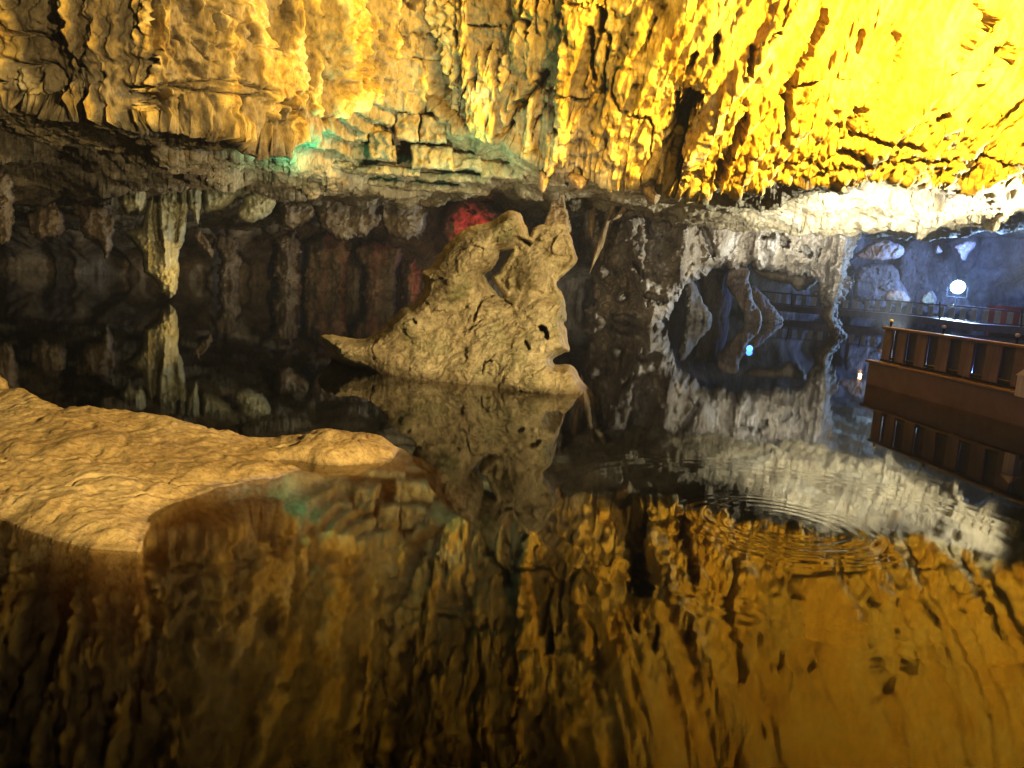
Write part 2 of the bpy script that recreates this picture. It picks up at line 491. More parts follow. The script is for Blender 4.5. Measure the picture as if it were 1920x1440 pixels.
cols = np.concatenate([np.linspace(-600, -30, 60)[:-1], np.linspace(-30, 1950, 1400)[:-1], np.linspace(1950, 2700, 80)])
lipj = 5 * fbm(cols / 22, cols * 0, octv=3, seed=3) + 7 * perlin(cols / 70, cols * 0 + .3, seed=9)
LP = at(cols, tab(LIP, cols, 1) + lipj - 20 * sstep(1000, 800, cols), tab(LIP, cols, 2))
L2 = at(cols, tab(LIP2, cols, 1) + .6 * lipj, tab(LIP2, cols, 2))
BP = at(cols, tab(BACK, cols, 1), tab(BACK, cols, 2))
nf, nu1, nu, nfu = 265, 130, 100, 60
LEANW = 0.22 + 0.40 * sstep(500, 1250, cols)


def leanf(h): return LEANW * 6.5 * np.tanh(h / 6.5)


rows = []
bulge_w = sstep(1400, 1560, cols)
# roof over the camera down to the top of the face
for t in np.linspace(0, 1, nfu)[:-1]:
    a = (1 - t) * math.pi / 2
    yy = LP[:, 1] - 24 * (1 - t) ** 1.2
    zz = 19 + 5 * math.sin(a) ** 0.8
    lean = leanf(19 - LP[:, 2])
    rows.append(np.stack([LP[:, 0] * (1 - 0.35 * (1 - t)) , yy - lean, np.full(len(cols), zz)], -1))
n_roof = len(rows)
for t in np.linspace(0, 1, nf):
    z = 19 + (LP[:, 2] - 19) * t ** 0.6
    hgt = z - LP[:, 2]
    lean = leanf(hgt)
    bul = bulge_w * 0.25 * np.sin(np.clip(hgt / 1.9, 0, 1) * math.pi) ** 0.7
    rows.append(np.stack([LP[:, 0], LP[:, 1] - lean - bul, z], -1))
n_face = len(rows)
for t in np.linspace(0, 1, nu1)[1:]:
    z = LP[:, 2] + (L2[:, 2] - LP[:, 2]) * t
    sag = bulge_w * .35 * math.sin(t * math.pi)
    rows.append(np.stack([LP[:, 0] + (L2[:, 0] - LP[:, 0]) * t, LP[:, 1] + (L2[:, 1] - LP[:, 1]) * t - .5 * sag, z + .15 * sag], -1))
n_und1 = len(rows)
for t in np.linspace(0, 1, nu)[1:]:
    k = t ** 1.35
    d = L2[:, 1] + (BP[:, 1] - L2[:, 1]) * k
    x = L2[:, 0] * (d / L2[:, 1]) * (1 - k) + BP[:, 0] * (d / BP[:, 1]) * k
    z = L2[:, 2] + (BP[:, 2] - L2[:, 2]) * min(1, k * 1.25) + .5 * math.sin(math.pi * min(1, t * 2.5)) * bulge_w
    rows.append(np.stack([x, d, z], -1))
G = np.array(rows)
nr, nc = G.shape[:2]
X, Y, Z = G[..., 0], G[..., 1], G[..., 2]
# bedding steps on the underside
und = np.zeros((nr, nc)); und[n_face:] = 1
rowi = np.arange(nr)[:, None] * np.ones((1, nc))
st = 0.28
wz = Z / st + 1.3 * fbm(X * .35, Y * .35, octv=3, seed=21)
fr_ = wz - np.floor(wz)
Zq = Z + st * (sstep(0.72, 1.0, fr_) - fr_) * 1.0
Z = np.where(und > 0, Zq, Z)
# outward normal of the coarse sheet
du = np.gradient(G, axis=1); dv = np.gradient(G, axis=0)
N = np.cross(dv, du); N /= np.linalg.norm(N, axis=-1, keepdims=True) + 1e-9
ppx, ppy = project(np.stack([X, Y, Z], -1).reshape(-1, 3)); ppx = ppx.reshape(nr, nc); ppy = ppy.reshape(nr, nc)
shear = 0.62 * sstep(980, 1450, ppx)
Xs = X - shear * 2.4 * np.tanh((Z - 5.2) / 2.4)
face = np.zeros((nr, nc)); face[n_roof - 6:n_face] = 1
right = sstep(1040, 1330, ppx)
D = 0.75 * fbm(Xs * .35, Z * .16, Y * .1, octv=3, seed=1)
rib = ridged(Xs * 0.75, Z * 0.13, Y * .05, octv=3, seed=4)
D += face * (1 - .55 * right) * (0.36 * (rib - .45))
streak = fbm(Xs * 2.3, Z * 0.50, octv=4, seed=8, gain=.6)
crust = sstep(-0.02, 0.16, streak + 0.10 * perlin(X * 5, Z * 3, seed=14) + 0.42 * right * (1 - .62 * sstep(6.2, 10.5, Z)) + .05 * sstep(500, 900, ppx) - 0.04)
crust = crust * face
D += face * .07 * np.clip(ridged(Xs * 2.2, Z * .30, Y * .1, octv=2, seed=99) - .35, -.2, 1) * (1 - .5 * right)
pop = np.clip(0.75 - worley2(X * 5.4, Z * 4.8, seed=2), 0, 1) + 0.55 * np.clip(0.7 - worley2(X * 12, Z * 10.5, seed=3), 0, 1)
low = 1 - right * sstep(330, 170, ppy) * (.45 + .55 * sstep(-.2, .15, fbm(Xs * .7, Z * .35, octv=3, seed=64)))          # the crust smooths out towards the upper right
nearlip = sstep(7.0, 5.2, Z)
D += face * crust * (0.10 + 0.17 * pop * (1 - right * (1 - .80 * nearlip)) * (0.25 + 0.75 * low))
blk = ridged(X * .8, Z * 1.5, Y * .8, octv=3, seed=33)
D += face * (1 - crust) * 0.16 * (blk - .5)
crk = np.abs(perlin(Xs * 0.9 + 5 + .25 * fbm(X * 3, Z * 2, octv=3, seed=48), Z * 0.28, Y * .2, seed=44)) + .02 * perlin(X * 4, Z * 4, seed=49)
D -= face * 0.5 * (1 - sstep(0.0, 0.028, crk)) * sstep(0.05, .3, perlin(X * .5, Z * .5, seed=45))
crk2 = np.abs(perlin(X * 1.1 + .8 * perlin(X * 2, Z * 2, seed=4), Z * 2.1, Y * .2, seed=46))
D -= face * (1 - right) * 0.30 * (1 - sstep(0.0, 0.05, crk2)) * sstep(0.1, .35, perlin(X * .4, Z * .7, seed=47))
D += 0.13 * fbm(X * 3.1, Z * 3.1, Y * 3.1, octv=4, seed=6, gain=.65)
v_ = 3.0 * fbm(Xs * .9, Z * .7, Y * .4, octv=4, seed=91)
D += face * right * (.34 * (ridged(Xs * .95 + .2 * perlin(X, Z, seed=167), Z * .07, octv=2, seed=65) - .45) + .10 * (ridged(Xs * 2.6, Z * .12, octv=2, seed=166) - .4))
D += face * (1 - .75 * right) * .075 * (stair(v_) - .6 * v_)
D += face * (1 - .92 * crust) * (.13 * shards(Xs * .8 + .3 * fbm(X, Z, octv=3, seed=66), Z * .9 + .3 * fbm(X, Z, octv=3, seed=67), 68) + .06 * shards(X * 2.7, Z * 3.1, 69))
pn = perlin(X * 5 + .4 * perlin(X * 14, Z * 14, seed=92), Z * 4.4, Y * 3, seed=93)
D -= face * .16 * sstep(.18, .32, pn) * sstep(-.05, .25, perlin(X * .8, Z * .8, seed=94)) * (1 - right * sstep(280, 140, ppy))
D += face * crust * .05 * np.clip(.7 - worley2(X * 19, Z * 17, seed=95), 0, 1) * (1 - right * sstep(300, 150, ppy))
shelf = (rowi >= n_face) & (rowi < n_und1)
D += np.where(shelf, bulge_w * .15 * np.clip(.8 - worley2(X * 1.9 + 1.3 * fbm(X * 1.1, Y * 1.1, octv=3, seed=55), Y * 1.2 + 1.3 * fbm(X * 1.1, Y * 1.1, octv=3, seed=56), seed=53), 0, 1), 0)
D += np.where(shelf, .06 * ridged(X * 1.4, Y * 3.5, Z * 3.5, octv=4, seed=54), 0)
D += und * (0.10 * ridged(X * 1.2, Y * .9, Z * 2, octv=3, seed=51) - .05 + 0.45 * fbm(X * .5, Y * .4, octv=2, seed=52) * sstep(0, 25, rowi - n_face))
# cracks, pits and pockets seen in the photograph: (polyline, half width px, depth m)
FEAT = [([(293, 0), (290, 60), (285, 110), (280, 150), (280, 180)], 6, .9), ([(286, 188), (300, 190)], 20, 1.1), ([(343, 182), (343, 222)], 5, .6),
        ([(425, 200), (440, 185), (428, 222)], 5, .45), ([(522, 185), (520, 212)], 5, .5), ([(10, 62), (45, 60), (95, 52)], 4, .4), ([(120, 55), (130, 50)], 8, .5),
        ([(25, 122), (85, 115), (98, 130)], 4, .4), ([(150, 130), (175, 105)], 5, .5), ([(207, 142)], 8, .5), ([(50, 152), (70, 137)], 5, .4), ([(25, 186), (40, 172)], 5, .4),
        ([(66, 185), (66, 165)], 4, .4), ([(40, 205), (44, 235)], 5, .5), ([(90, 202), (10, 206)], 3, .35), ([(525, 0), (535, 34)], 5, .6), ([(395, 30), (397, 62), (390, 90)], 4, .5),
        ([(240, 165), (300, 160), (380, 168), (480, 178)], 3, .4), ([(300, 158), (420, 150), (500, 172)], 2.5, .3), ([(160, 170), (178, 195)], 4, .4), ([(285, 230), (290, 262)], 4, .5),
        ([(705, 60), (714, 72)], 6, .5), ([(682, 118), (676, 165)], 5, .6), ([(880, 145), (840, 230)], 2.5, .2), ([(875, 50), (930, 52)], 3, .4), ([(980, 45), (985, 60)], 8, .5),
        ([(1015, 142), (1000, 165), (975, 190), (952, 215), (944, 250), (946, 285)], 8, .75), ([(1040, 244)], 7, .6), ([(1128, 20), (1122, 60)], 9, .7), ([(1108, 55), (1102, 85), (1104, 130), (1112, 152)], 7, .6),
        ([(1230, 35), (1215, 75), (1200, 100)], 3, .3), ([(1292, 186), (1274, 225), (1264, 270), (1262, 318)], 21, 1.5), ([(1268, 318), (1245, 345)], 10, .7),
        ([(1542, 22), (1532, 60), (1525, 82), (1510, 108), (1490, 140), (1480, 170), (1474, 220), (1468, 262)], 7, .6), ([(1412, 88), (1396, 130)], 5, .5), ([(1346, 66), (1342, 112)], 5, .4), ([(1308, 98), (1290, 132)], 5, .5),
        ([(1612, 58), (1602, 92)], 4, .4), ([(1732, 10), (1712, 60), (1692, 120)], 7, .5), ([(1680, 66), (1682, 86)], 6, .5), ([(1826, 6), (1842, 32), (1854, 64)], 5, .5),
        ([(1832, 40), (1802, 72), (1780, 112)], 8, .6), ([(1862, 98), (1880, 92)], 12, .8), ([(1850, 122), (1866, 100), (1904, 126)], 4, .5), ([(1390, 222), (1376, 262), (1350, 305), (1340, 345)], 11, .6),
        ([(1598, 248), (1620, 216)], 9, .6), ([(1755, 222), (1768, 212)], 8, .6), ([(1825, 165), (1838, 155)], 5, .4), ([(1600, 258), (1650, 264), (1722, 272)], 4, .45), ([(1585, 290), (1620, 300)], 8, .4),
        ([(1440, 302), (1520, 312), (1560, 322), (1650, 302), (1720, 290), (1800, 286), (1930, 290)], 3, .15), ([(1880, 320), (1895, 350), (1885, 366)], 7, .4), ([(1490, 350), (1500, 372)], 8, .5), ([(1420, 372), (1440, 376)], 8, .5), ([(1530, 376), (1536, 384)], 8, .4), ([(1860, 210), (1850, 240), (1835, 280)], 3, .35)]
sel = (ppy > -60) & (ppy < 460) & (face > 0) & (ppx > -40) & (ppx < 1980)
fx, fy = ppx[sel], ppy[sel]
jx = fx + 5 * fbm(fx / 18, fy / 18, octv=2, seed=61); jy = fy + 5 * fbm(fx / 18, fy / 18, octv=2, seed=62)
fd = np.zeros(fx.shape); fm = np.zeros(fx.shape)
for poly, w, dep in FEAT:
    p = np.array(poly, float); lo = p.min(0) - 4 * w - 12; hi = p.max(0) + 4 * w + 12
    mk = (jx > lo[0]) & (jx < hi[0]) & (jy > lo[1]) & (jy < hi[1])
    dd = seg_dist(jx[mk], jy[mk], p) + 1.5 * w * fbm(jx[mk] / 16, jy[mk] / 24, octv=4, gain=.7, seed=63)
    g = 1 - sstep(0.7 * w, 1.15 * w, dd)
    fd[mk] = np.maximum(fd[mk], dep * g); fm[mk] = np.maximum(fm[mk], g)
D[sel] -= fd
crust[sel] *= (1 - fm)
V = np.stack([X, Y, Z], -1) + N * D[..., None]
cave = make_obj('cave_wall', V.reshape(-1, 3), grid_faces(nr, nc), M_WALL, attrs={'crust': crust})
tag(cave, kind='structure')

# back wall of the chamber behind the lip
bc = np.linspace(-600, 2700, 700); nb = 130
top = at(bc, tab(BACK, bc, 1), tab(BACK, bc, 2) + .5)
rows = []
for t in np.linspace(0, 1, nb):
    z = (top[:, 2] + 1.5) * (1 - t) - 1.5 * t
    over = 2.6 * sstep(0.62, 0.30, np.full(len(bc), t) + .10 * fbm(bc / 60, bc * 0, octv=3, seed=71))
    s = 1 - over / top[:, 1]
    rows.append(np.stack([top[:, 0] * s, top[:, 1] - over, z], -1))
G = np.array(rows); X, Y, Z = G[..., 0], G[..., 1], G[..., 2]
D = 1.6 * fbm(X * .28, Z * .25, octv=3, seed=72) + 0.9 * (ridged(X * .55, Z * .10, octv=3, seed=73) - .4) + .35 * fbm(X * 1.6, Z * 1.1, octv=3, seed=74)
V = G.copy(); V[..., 1] -= D
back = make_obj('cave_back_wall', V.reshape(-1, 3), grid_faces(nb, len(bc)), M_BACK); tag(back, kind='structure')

# ------------------------------------------------------------------ rocks grown from an outline with their own depth and thickness


def inflate(name, outline, depth, thick, radius, mat, step=2.0, holes=(), feats=(), relief=0.12, freq=2.0, ribs=0.0, rough_px=2.5,
            seed=0, parent=None, base=None, back=1.0, flat=0.5, extra=None, strata=0.0, facet=0.0, pits=0.0, smooth=0, shard=0.0):
    ol = chaikin(outline, smooth) if smooth else np.array(outline, float)
    lo = ol.min(0) - 3 * step; hi = ol.max(0) + 3 * step
    gx, gy = np.meshgrid(np.arange(lo[0], hi[0], step), np.arange(lo[1], hi[1], step))
    ph = sdf(gx, gy, ol)
    for h in holes: ph = np.minimum(ph, -sdf(gx, gy, h))
    ph = ph + rough_px * (fbm(gx / 24, gy / 26, octv=5, seed=seed + 5, gain=.62) * 1.5)
    dy_, dx_ = np.gradient(ph, step)
    g2 = np.maximum(dx_ ** 2 + dy_ ** 2, .15)
    out = ph <= 0
    mv = np.where(out & (ph > -3 * step), ph / g2, 0)
    gx2 = gx - mv * dx_; gy2 = gy - mv * dy_
    phc = np.clip(ph, 0, None)
    r = np.clip(phc / radius, 0, 1)
    prof = np.sqrt(1 - (1 - r) ** 2) * (1 - flat) + flat * np.sqrt(np.clip(phc / (radius * .35), 0, 1) * (2 - np.clip(phc / (radius * .35), 0, 1)))
    dep = depth(gx2, gy2) if callable(depth) else np.full(gx.shape, float(depth))
    P = at(gx2, gy2, dep)
    q = P * freq
    rel = relief * (fbm(q[..., 0], q[..., 2], q[..., 1], octv=5, seed=seed + 1) * 2 + .55 * (ridged(q[..., 0] * .8, q[..., 2] * .8, q[..., 1], octv=3, seed=seed + 2) - .5))
    if ribs: rel += ribs * (ridged(q[..., 0] * 1.1, q[..., 2] * .16, q[..., 1] * .2, octv=3, seed=seed + 3) - .4)
    if strata:
        u = q[..., 2] * 1.9 - q[..., 0] * .8 + 1.5 * fbm(q[..., 0] * .7, q[..., 2] * .7, octv=3, seed=seed + 8)
        m_ = sstep(-.15, .2, perlin(q[..., 0] * .5, q[..., 2] * .5, seed=seed + 9))
        rel += strata * ((stair(u * 1.3) - u * 1.3) * 1.6 * m_ + (stair(u * 3.7) - u * 3.7) * .35 * sstep(-.1, .25, perlin(q[..., 0] * .9, q[..., 2] * .9, seed=seed + 19)))
    if facet:
        v_ = 3.2 * fbm(q[..., 0] * .8, q[..., 2] * .8, q[..., 1] * .8, octv=4, seed=seed + 14)
        rel += facet * (stair(v_) - .55 * v_)
    if shard:
        wx_ = q[..., 0] + .35 * fbm(q[..., 0] * 1.3, q[..., 2] * 1.3, octv=3, seed=seed + 21); wz_ = q[..., 2] + .35 * fbm(q[..., 0] * 1.3, q[..., 2] * 1.3, octv=3, seed=seed + 22)
        sk = wz_ - .45 * wx_
        rel += shard * (shards(wx_ * .9, sk * 1.5, seed + 23) + .45 * shards(wx_ * 2.6, sk * 4.2, seed + 24) + .22 * shards(wx_ * 7, sk * 9, seed + 25))
    if pits:
        pn = perlin(q[..., 0] * 3.2 + .4 * perlin(q[..., 0] * 9, q[..., 2] * 9, seed=seed), q[..., 2] * 3.2, q[..., 1] * 3, seed=seed + 15)
        rel -= pits * sstep(.16, .30, pn) * sstep(-.1, .25, perlin(q[..., 0] * .7, q[..., 2] * .7, seed=seed + 16))
    if extra is not None: rel = rel + extra(gx2, gy2)
    for poly, w, dp in feats:
        dd = seg_dist(gx2 + 2.5 * perlin(gx / 9, gy / 9, seed=seed + 11), gy2 + 2.5 * perlin(gx / 9, gy / 9, seed=seed + 12), poly)
        dd = dd + 1.3 * w * fbm(gx2 / 13, gy2 / 13, octv=4, gain=.7, seed=seed + 13)
        rel = rel - dp * (1 - sstep(.55 * w, 1.1 * w, dd))
    edge = np.clip(phc / np.minimum(9 * step, .5 * radius), 0, 1)
    fr = np.maximum(thick * prof + rel * edge, -.6 * thick * prof)
    bk = back * thick * prof
    Pf = at(gx2, gy2, dep - fr); Pb = at(gx2, gy2, dep + bk)
    ny, nx = gx.shape
    idf = np.full(gx.size, -1); idb = np.full(gx.size, -1)
    q4 = grid_faces(ny, nx)
    keep = (~out).ravel()[q4].any(1)
    q4 = q4[keep]
    used = np.unique(q4)
    idf[used] = np.arange(len(used))
    ins = used[(~out).ravel()[used]]
    idb[used] = idf[used]
    idb[ins] = len(used) + np.arange(len(ins))
    V = np.concatenate([Pf.reshape(-1, 3)[used], Pb.reshape(-1, 3)[ins]])
    F = np.concatenate([idf[q4][:, ::-1], idb[q4]])
    if base is None:
        b = V.mean(0); b[2] = max(V[:, 2].min(), 0)
    else: b = base
    return make_obj(name, V, F, mat, parent=parent, origin=b)


ISLE = [(598, 629), (616, 626), (638, 630), (663, 636), (687, 635), (702, 627), (723, 614), (726, 602), (741, 592), (753, 577), (771, 573), (789, 553), (797, 535), (791, 525), (790, 511),
        (801, 505), (814, 493), (829, 469), (847, 450), (868, 431), (886, 422), (910, 420), (931, 410), (949, 396), (965, 394), (978, 402), (980, 414), (990, 428), (993, 446), (998, 428), (1013, 420), (1028, 422),
        (1040, 414), (1052, 416), (1062, 424), (1070, 440), (1078, 472), (1084, 484), (1079, 496), (1061, 514), (1045, 526), (1043, 535), (1055, 550),
        (1060, 568), (1063, 599), (1055, 606), (1063, 620), (1064, 635), (1070, 659), (1058, 662), (1043, 668), (1034, 676), (1043, 685), (1067, 682), (1079, 689), (1088, 710), (1098, 722), (1116, 739),
        (1130, 775), (1010, 800), (800, 790), (740, 740), (690, 700), (650, 688), (621, 672), (617, 662), (605, 644)]
GAP = [(937, 472), (960, 469), (955, 478), (947, 490), (934, 511), (921, 520), (944, 556), (937, 556), (919, 535), (907, 515), (925, 502), (934, 487)]


def isle_extra(x, y):
    # right block set back a little behind the peak, the lower skirt swelling forward, a shoulder ridge running down left
    e = 0.35 * sstep(560, 720, y)
    e += 0.30 * (1 - sstep(0, 60, seg_dist(x, y, [(965, 400), (900, 470), (840, 530), (760, 600), (640, 645)])))
    e -= 0.30 * sstep(-6, 10, x - (925 + (y - 520) * -.55)) * (1 - sstep(540, 580, y))
    e += 0.28 * (1 - sstep(0, 40, np.hypot(x - 1000, (y - 520))))
    e += 0.22 * (1 - sstep(0, 70, np.hypot((x - 1000) * .7, y - 700)))
    return e


isle = inflate('rock_island', chaikin(ISLE, 1), lambda x, y: 11.6 - 0.0016 * (x - 620) + 0.0006 * np.clip(720 - y, 0, 400), 0.75, 70, M_ISLE, step=1.5, holes=[GAP],
               feats=[([(1014, 613), (1021, 620), (1026, 632)], 4.5, .5), ([(986, 642), (991, 652)], 4, .15), ([(775, 598), (780, 606)], 3, .2), ([(888, 602), (898, 575), (905, 560), (925, 555)], 2.2, .2),
                      ([(868, 624), (885, 615), (902, 600)], 1.8, .12), ([(905, 700), (908, 680), (920, 676)], 2, .12), ([(797, 530), (828, 522)], 2, .12), ([(970, 447), (985, 452), (993, 458)], 5, .3), ([(940, 560), (960, 572)], 2.5, .15)],
               relief=0.085, freq=2.2, rough_px=2.6, seed=11, extra=isle_extra, strata=0.02, flat=.35, facet=.0, pits=.02, shard=.085)
tag(isle, 'jagged beige rock island with a split peak rising from the middle of the lake', 'rock')
st_ = inflate('stone', [(972, 462), (982, 458), (994, 462), (996, 468), (985, 474), (974, 470)], 11.0, .08, 8, M_ISLE, step=1, smooth=1, relief=.02, freq=6, rough_px=1, seed=18)
tag(st_, 'small pale stone wedged in the cleft of the rock island', 'stone')

# near rock ledge, a low mound with a drowned shelf
wl = [(-260, 960), (-120, 968), (0, 972), (40, 990), (100, 1012), (170, 1028), (262, 1034), (268, 1005), (290, 968), (340, 938), (400, 912), (470, 902), (520, 896), (544, 882), (600, 878), (660, 872), (715, 868), (738, 858)]
WLP = water_at(np.array([p[0] for p in wl], float), np.array([p[1] for p in wl], float))[:, :2]
rg = [(-260, 700, 6.6), (0, 735, 6.2), (30, 731, 6.1), (60, 745, 6.0), (100, 765, 5.8), (160, 760, 5.8), (220, 757, 5.9), (300, 780, 5.8), (400, 805, 5.8), (480, 826, 5.85), (540, 815, 6.0), (620, 808, 6.05), (690, 820, 6.0), (725, 842, 5.9), (738, 858, 5.85)]
RGP = at(np.array([p[0] for p in rg], float), np.array([p[1] for p in rg], float), np.array([p[2] for p in rg], float))
gx, gy = np.meshgrid(np.arange(-5.6, 0.9, .013), np.arange(3.1, 8.2, .014))
poly = list(map(tuple, WLP)) + [(p[0], p[1] + .32) for p in RGP[::-1]]
ph = sdf(gx, gy, poly)
rid_d = np.full(gx.shape, 1e9); rz = np.zeros(gx.shape); wsum = np.zeros(gx.shape)
for a, b in zip(RGP[:-1], RGP[1:]):
    e = b[:2] - a[:2]; t = np.clip(((gx - a[0]) * e[0] + (gy - a[1]) * e[1]) / (e @ e), 0, 1)
    dd = np.hypot(gx - a[0] - t * e[0], gy - a[1] - t * e[1]); zz = a[2] + t * (b[2] - a[2])
    w = 1 / (dd + .03) ** 4
    rz += w * zz; wsum += w; rid_d = np.minimum(rid_d, dd)
rz /= wsum
rr = rid_d / (rid_d + np.clip(ph, 1e-3, None))
c0 = water_at(np.array(552.), np.array(868.)); tail = sstep(c0[0] - .12, c0[0] + .05, gx) * sstep(c0[0] + .75, c0[0] + .35, gx)
land = rz * (1 - rr ** (1.7 + 5 * tail))
front_lip = 0.07 * sstep(0, .05, ph)
de = np.clip(-ph, 0, 4) * (1 + 3.0 * sstep(4.3, 3.9, gy) + 2.5 * sstep(-2.7, -3.1, gx)) * (1 + .5 * fbm(gx * .9, gy * .9, octv=3, seed=97))
shelf = -0.10 - 0.30 * np.clip(-ph, 0, 3) - .25 * sstep(.15, .7, -ph)
shelf = -0.05 - .20 * de - .45 * de ** 2
shelf -= 2.4 * np.clip(4.45 - gy + .35 * fbm(gx * 1.2, gy * 1.2, octv=3, seed=98), 0, 3) + 1.6 * np.clip(gx + .25, 0, 2)
shelf += .10 * fbm(gx * 1.1, gy * 1.1, octv=4, seed=90) * sstep(0, .4, de)
z = np.where(ph > 0, np.maximum(land, front_lip * np.clip(ph * 6, 0, 1)), shelf * sstep(0, .12, -ph))
z += (0.052 * fbm(gx * 1.5, gy * 1.5, octv=5, seed=81) * 1.6 + .03 * (ridged(gx * 1.2 + gy * .7, gy * 1.4 - gx * .5, octv=3, seed=82) - .5)) * sstep(-.2, .25, ph)
grv = gx * .80 + gy * .60
z += 0.012 * perlin(grv * 7 + .8 * perlin(gx * 2, gy * 2, seed=84), (gx * .6 - gy * .8) * 1.1, seed=83) * sstep(0, .2, ph)
z += 0.009 * fbm(gx * 14, gy * 14, octv=3, seed=85)
u_ = gx * 1.5 + gy * 1.1 + 1.0 * fbm(gx * .9, gy * .9, octv=3, seed=87)
z += .013 * shards(u_ * 1.6, (gy - gx * .4) * 2.6 + .3 * fbm(gx * 2, gy * 2, octv=3, seed=195), 196) * sstep(0, .25, ph) + .009 * shards(gx * 7, gy * 8, 197) * sstep(0, .1, ph)
z += .006 * (stair(u_ * 2.2) - u_ * 2.2 + .5) * sstep(0, .3, ph)
ck = np.abs(perlin(gx * .9 + gy * .5 + .5 * fbm(gx * 2, gy * 2, octv=3, seed=191), gy * 1.5 - gx * .9, seed=192))
z -= .03 * (1 - sstep(0, .03, ck)) * sstep(0, .25, perlin(gx * .7, gy * .7, seed=193)) * sstep(0, .1, ph)
z += .018 * fbm(gx * 5, gy * 5, octv=4, gain=.65, seed=194) * sstep(0, .1, ph)
z -= .012 * sstep(.2, .34, perlin(gx * 7, gy * 7, seed=89)) * sstep(0, .1, ph)
z += .05 * fbm(gx * 1.3, gy * 1.3, octv=3, seed=86) * (ph < 0)
for (qx, qy, dpt, w_) in [(547, 868, .34, .085), (545, 850, .25, .05), (562, 872, .14, .09), (575, 874, .10, .07), (612, 874, .10, .06)]:
    c = water_at(np.array(float(qx)), np.array(float(qy)))
    z -= dpt * np.exp(-(((gx - c[0]) ** 2) * .6 + (gy - c[1]) ** 2 * 1.6) / w_ ** 2)
V = np.stack([gx, gy, z], -1).reshape(-1, 3)
ledge = make_obj('rock_ledge', V, grid_faces(*gx.shape), M_LEDGE, origin=(-2.8, 5.0, 0), attrs={'crust': sstep(.030, -.012, z + .02 * fbm(gx * 5, gy * 5, octv=3, seed=96)).ravel()})
tag(ledge, 'low sandy ochre rock ledge in the foreground sloping into the water', 'rock')
kn = inflate('boulder', [(-40, 700), (0, 704), (14, 714), (17, 728), (8, 742), (-40, 748)], 6.5, .16, 16, M_LEDGE, step=1.2, relief=.02, freq=4, rough_px=1, seed=88)
tag(kn, 'small rounded ochre boulder behind the foreground ledge, cut by the picture edge', 'boulder')

# ------------------------------------------------------------------ hanging dripstone at the left
DG = 'dripstone hanging at the back of the chamber'
o = inflate('stalactite', [(292, 255), (362, 262), (366, 300), (358, 345), (356, 385), (350, 418), (345, 452), (336, 470), (335, 515), (331, 553), (319, 560), (300, 546), (291, 527), (270, 510), (266, 478), (246, 452), (232, 434), (262, 425), (276, 390), (288, 330)],
            22.6, .75, 34, M_DRIP, step=1.6, relief=.14, freq=1.3, ribs=.5, seed=101, rough_px=4.5, facet=.12, pits=.08, feats=[([(300, 290), (292, 400), (300, 470)], 7, .3), ([(330, 300), (336, 380), (330, 450)], 4, .25)])
tag(o, 'long olive stalactite whose pointed tip almost touches the lake', 'stalactite', DG)
o = inflate('stalactite', [(215, 250), (285, 255), (280, 330), (272, 385), (262, 402), (252, 392), (238, 402), (224, 386), (220, 330)], 22.2, .6, 26, M_DRIP, step=1.8, relief=.12, freq=1.4, ribs=.35, seed=102, rough_px=5, facet=.12, pits=.08, smooth=1)
tag(o, 'stubby ribbed stalactite left of the long pointed one', 'stalactite', DG)
o = inflate('stalactite', [(350, 262), (392, 268), (382, 330), (376, 390), (373, 420), (367, 418), (360, 395), (352, 392), (347, 330)], 22.3, .4, 16, M_DRIP, step=1.5, relief=.08, freq=1.6, ribs=.25, seed=103, rough_px=4, facet=.08, smooth=1)
tag(o, 'thin split stalactite between the long pointed one and the disc', 'stalactite', DG)
o = inflate('flowstone_disc', [(374, 318), (392, 308), (450, 312), (500, 330), (518, 362), (514, 392), (497, 410), (470, 418), (444, 412), (446, 394), (458, 376), (446, 364), (432, 384), (405, 396), (384, 398), (376, 372)],
            22.8, .6, 40, M_DRIP, step=1.7, relief=.10, freq=1.6, ribs=.15, seed=104, rough_px=4, facet=.12, pits=.12, smooth=1, feats=[([(440, 370), (470, 362), (490, 380)], 3, .15)])
tag(o, 'rounded olive flowstone disc hanging under the ledge with a notch below', 'flowstone', DG)
LUMPS = [
    ([(588, 372), (612, 352), (650, 350), (700, 362), (712, 392), (706, 425), (680, 440), (652, 450), (622, 445), (596, 425)], 29, .9, 'brown rounded flowstone boss hanging above the fluted back wall'),
    ([(716, 372), (745, 358), (780, 362), (800, 385), (800, 425), (790, 448), (752, 452), (722, 438), (712, 405)], 30, .9, 'dark smooth flowstone boss hanging left of the red glow'),
    ([(520, 372), (545, 350), (585, 352), (592, 395), (575, 425), (540, 432), (520, 410)], 29, .7, 'shadowed grey boss between the disc and the brown boss'),
    ([(95, 380), (120, 395), (122, 432), (108, 448), (70, 448), (48, 430), (58, 392)], 24, .6, 'dim grey hanging boss in the dark left corner'),
    ([(0, 262), (40, 252), (110, 262), (160, 282), (158, 300), (60, 295), (0, 300), (-40, 300), (-40, 262)], 18.5, .6, 'brown shelf of rock tucked under the lip at the left edge'),
    ([(165, 250), (232, 255), (236, 290), (225, 312), (190, 318), (168, 300)], 19.5, .5, 'warm brown knob under the lip beside the stubby stalactite'),
    ([(-40, 300), (20, 310), (28, 400), (22, 450), (-40, 470)], 21, .6, 'dark ochre drapery hanging at the left picture edge'),
    ([(130, 300), (200, 310), (215, 420), (206, 480), (196, 490), (186, 450), (160, 452), (140, 400)], 25, .6, 'dark ragged drapery hanging left of the stalactites'),
    ([(360, 438), (380, 436), (396, 460), (404, 486), (396, 492), (384, 474), (366, 455)], 27, .18, 'pale bent finger of dripstone over the dark water'),
]
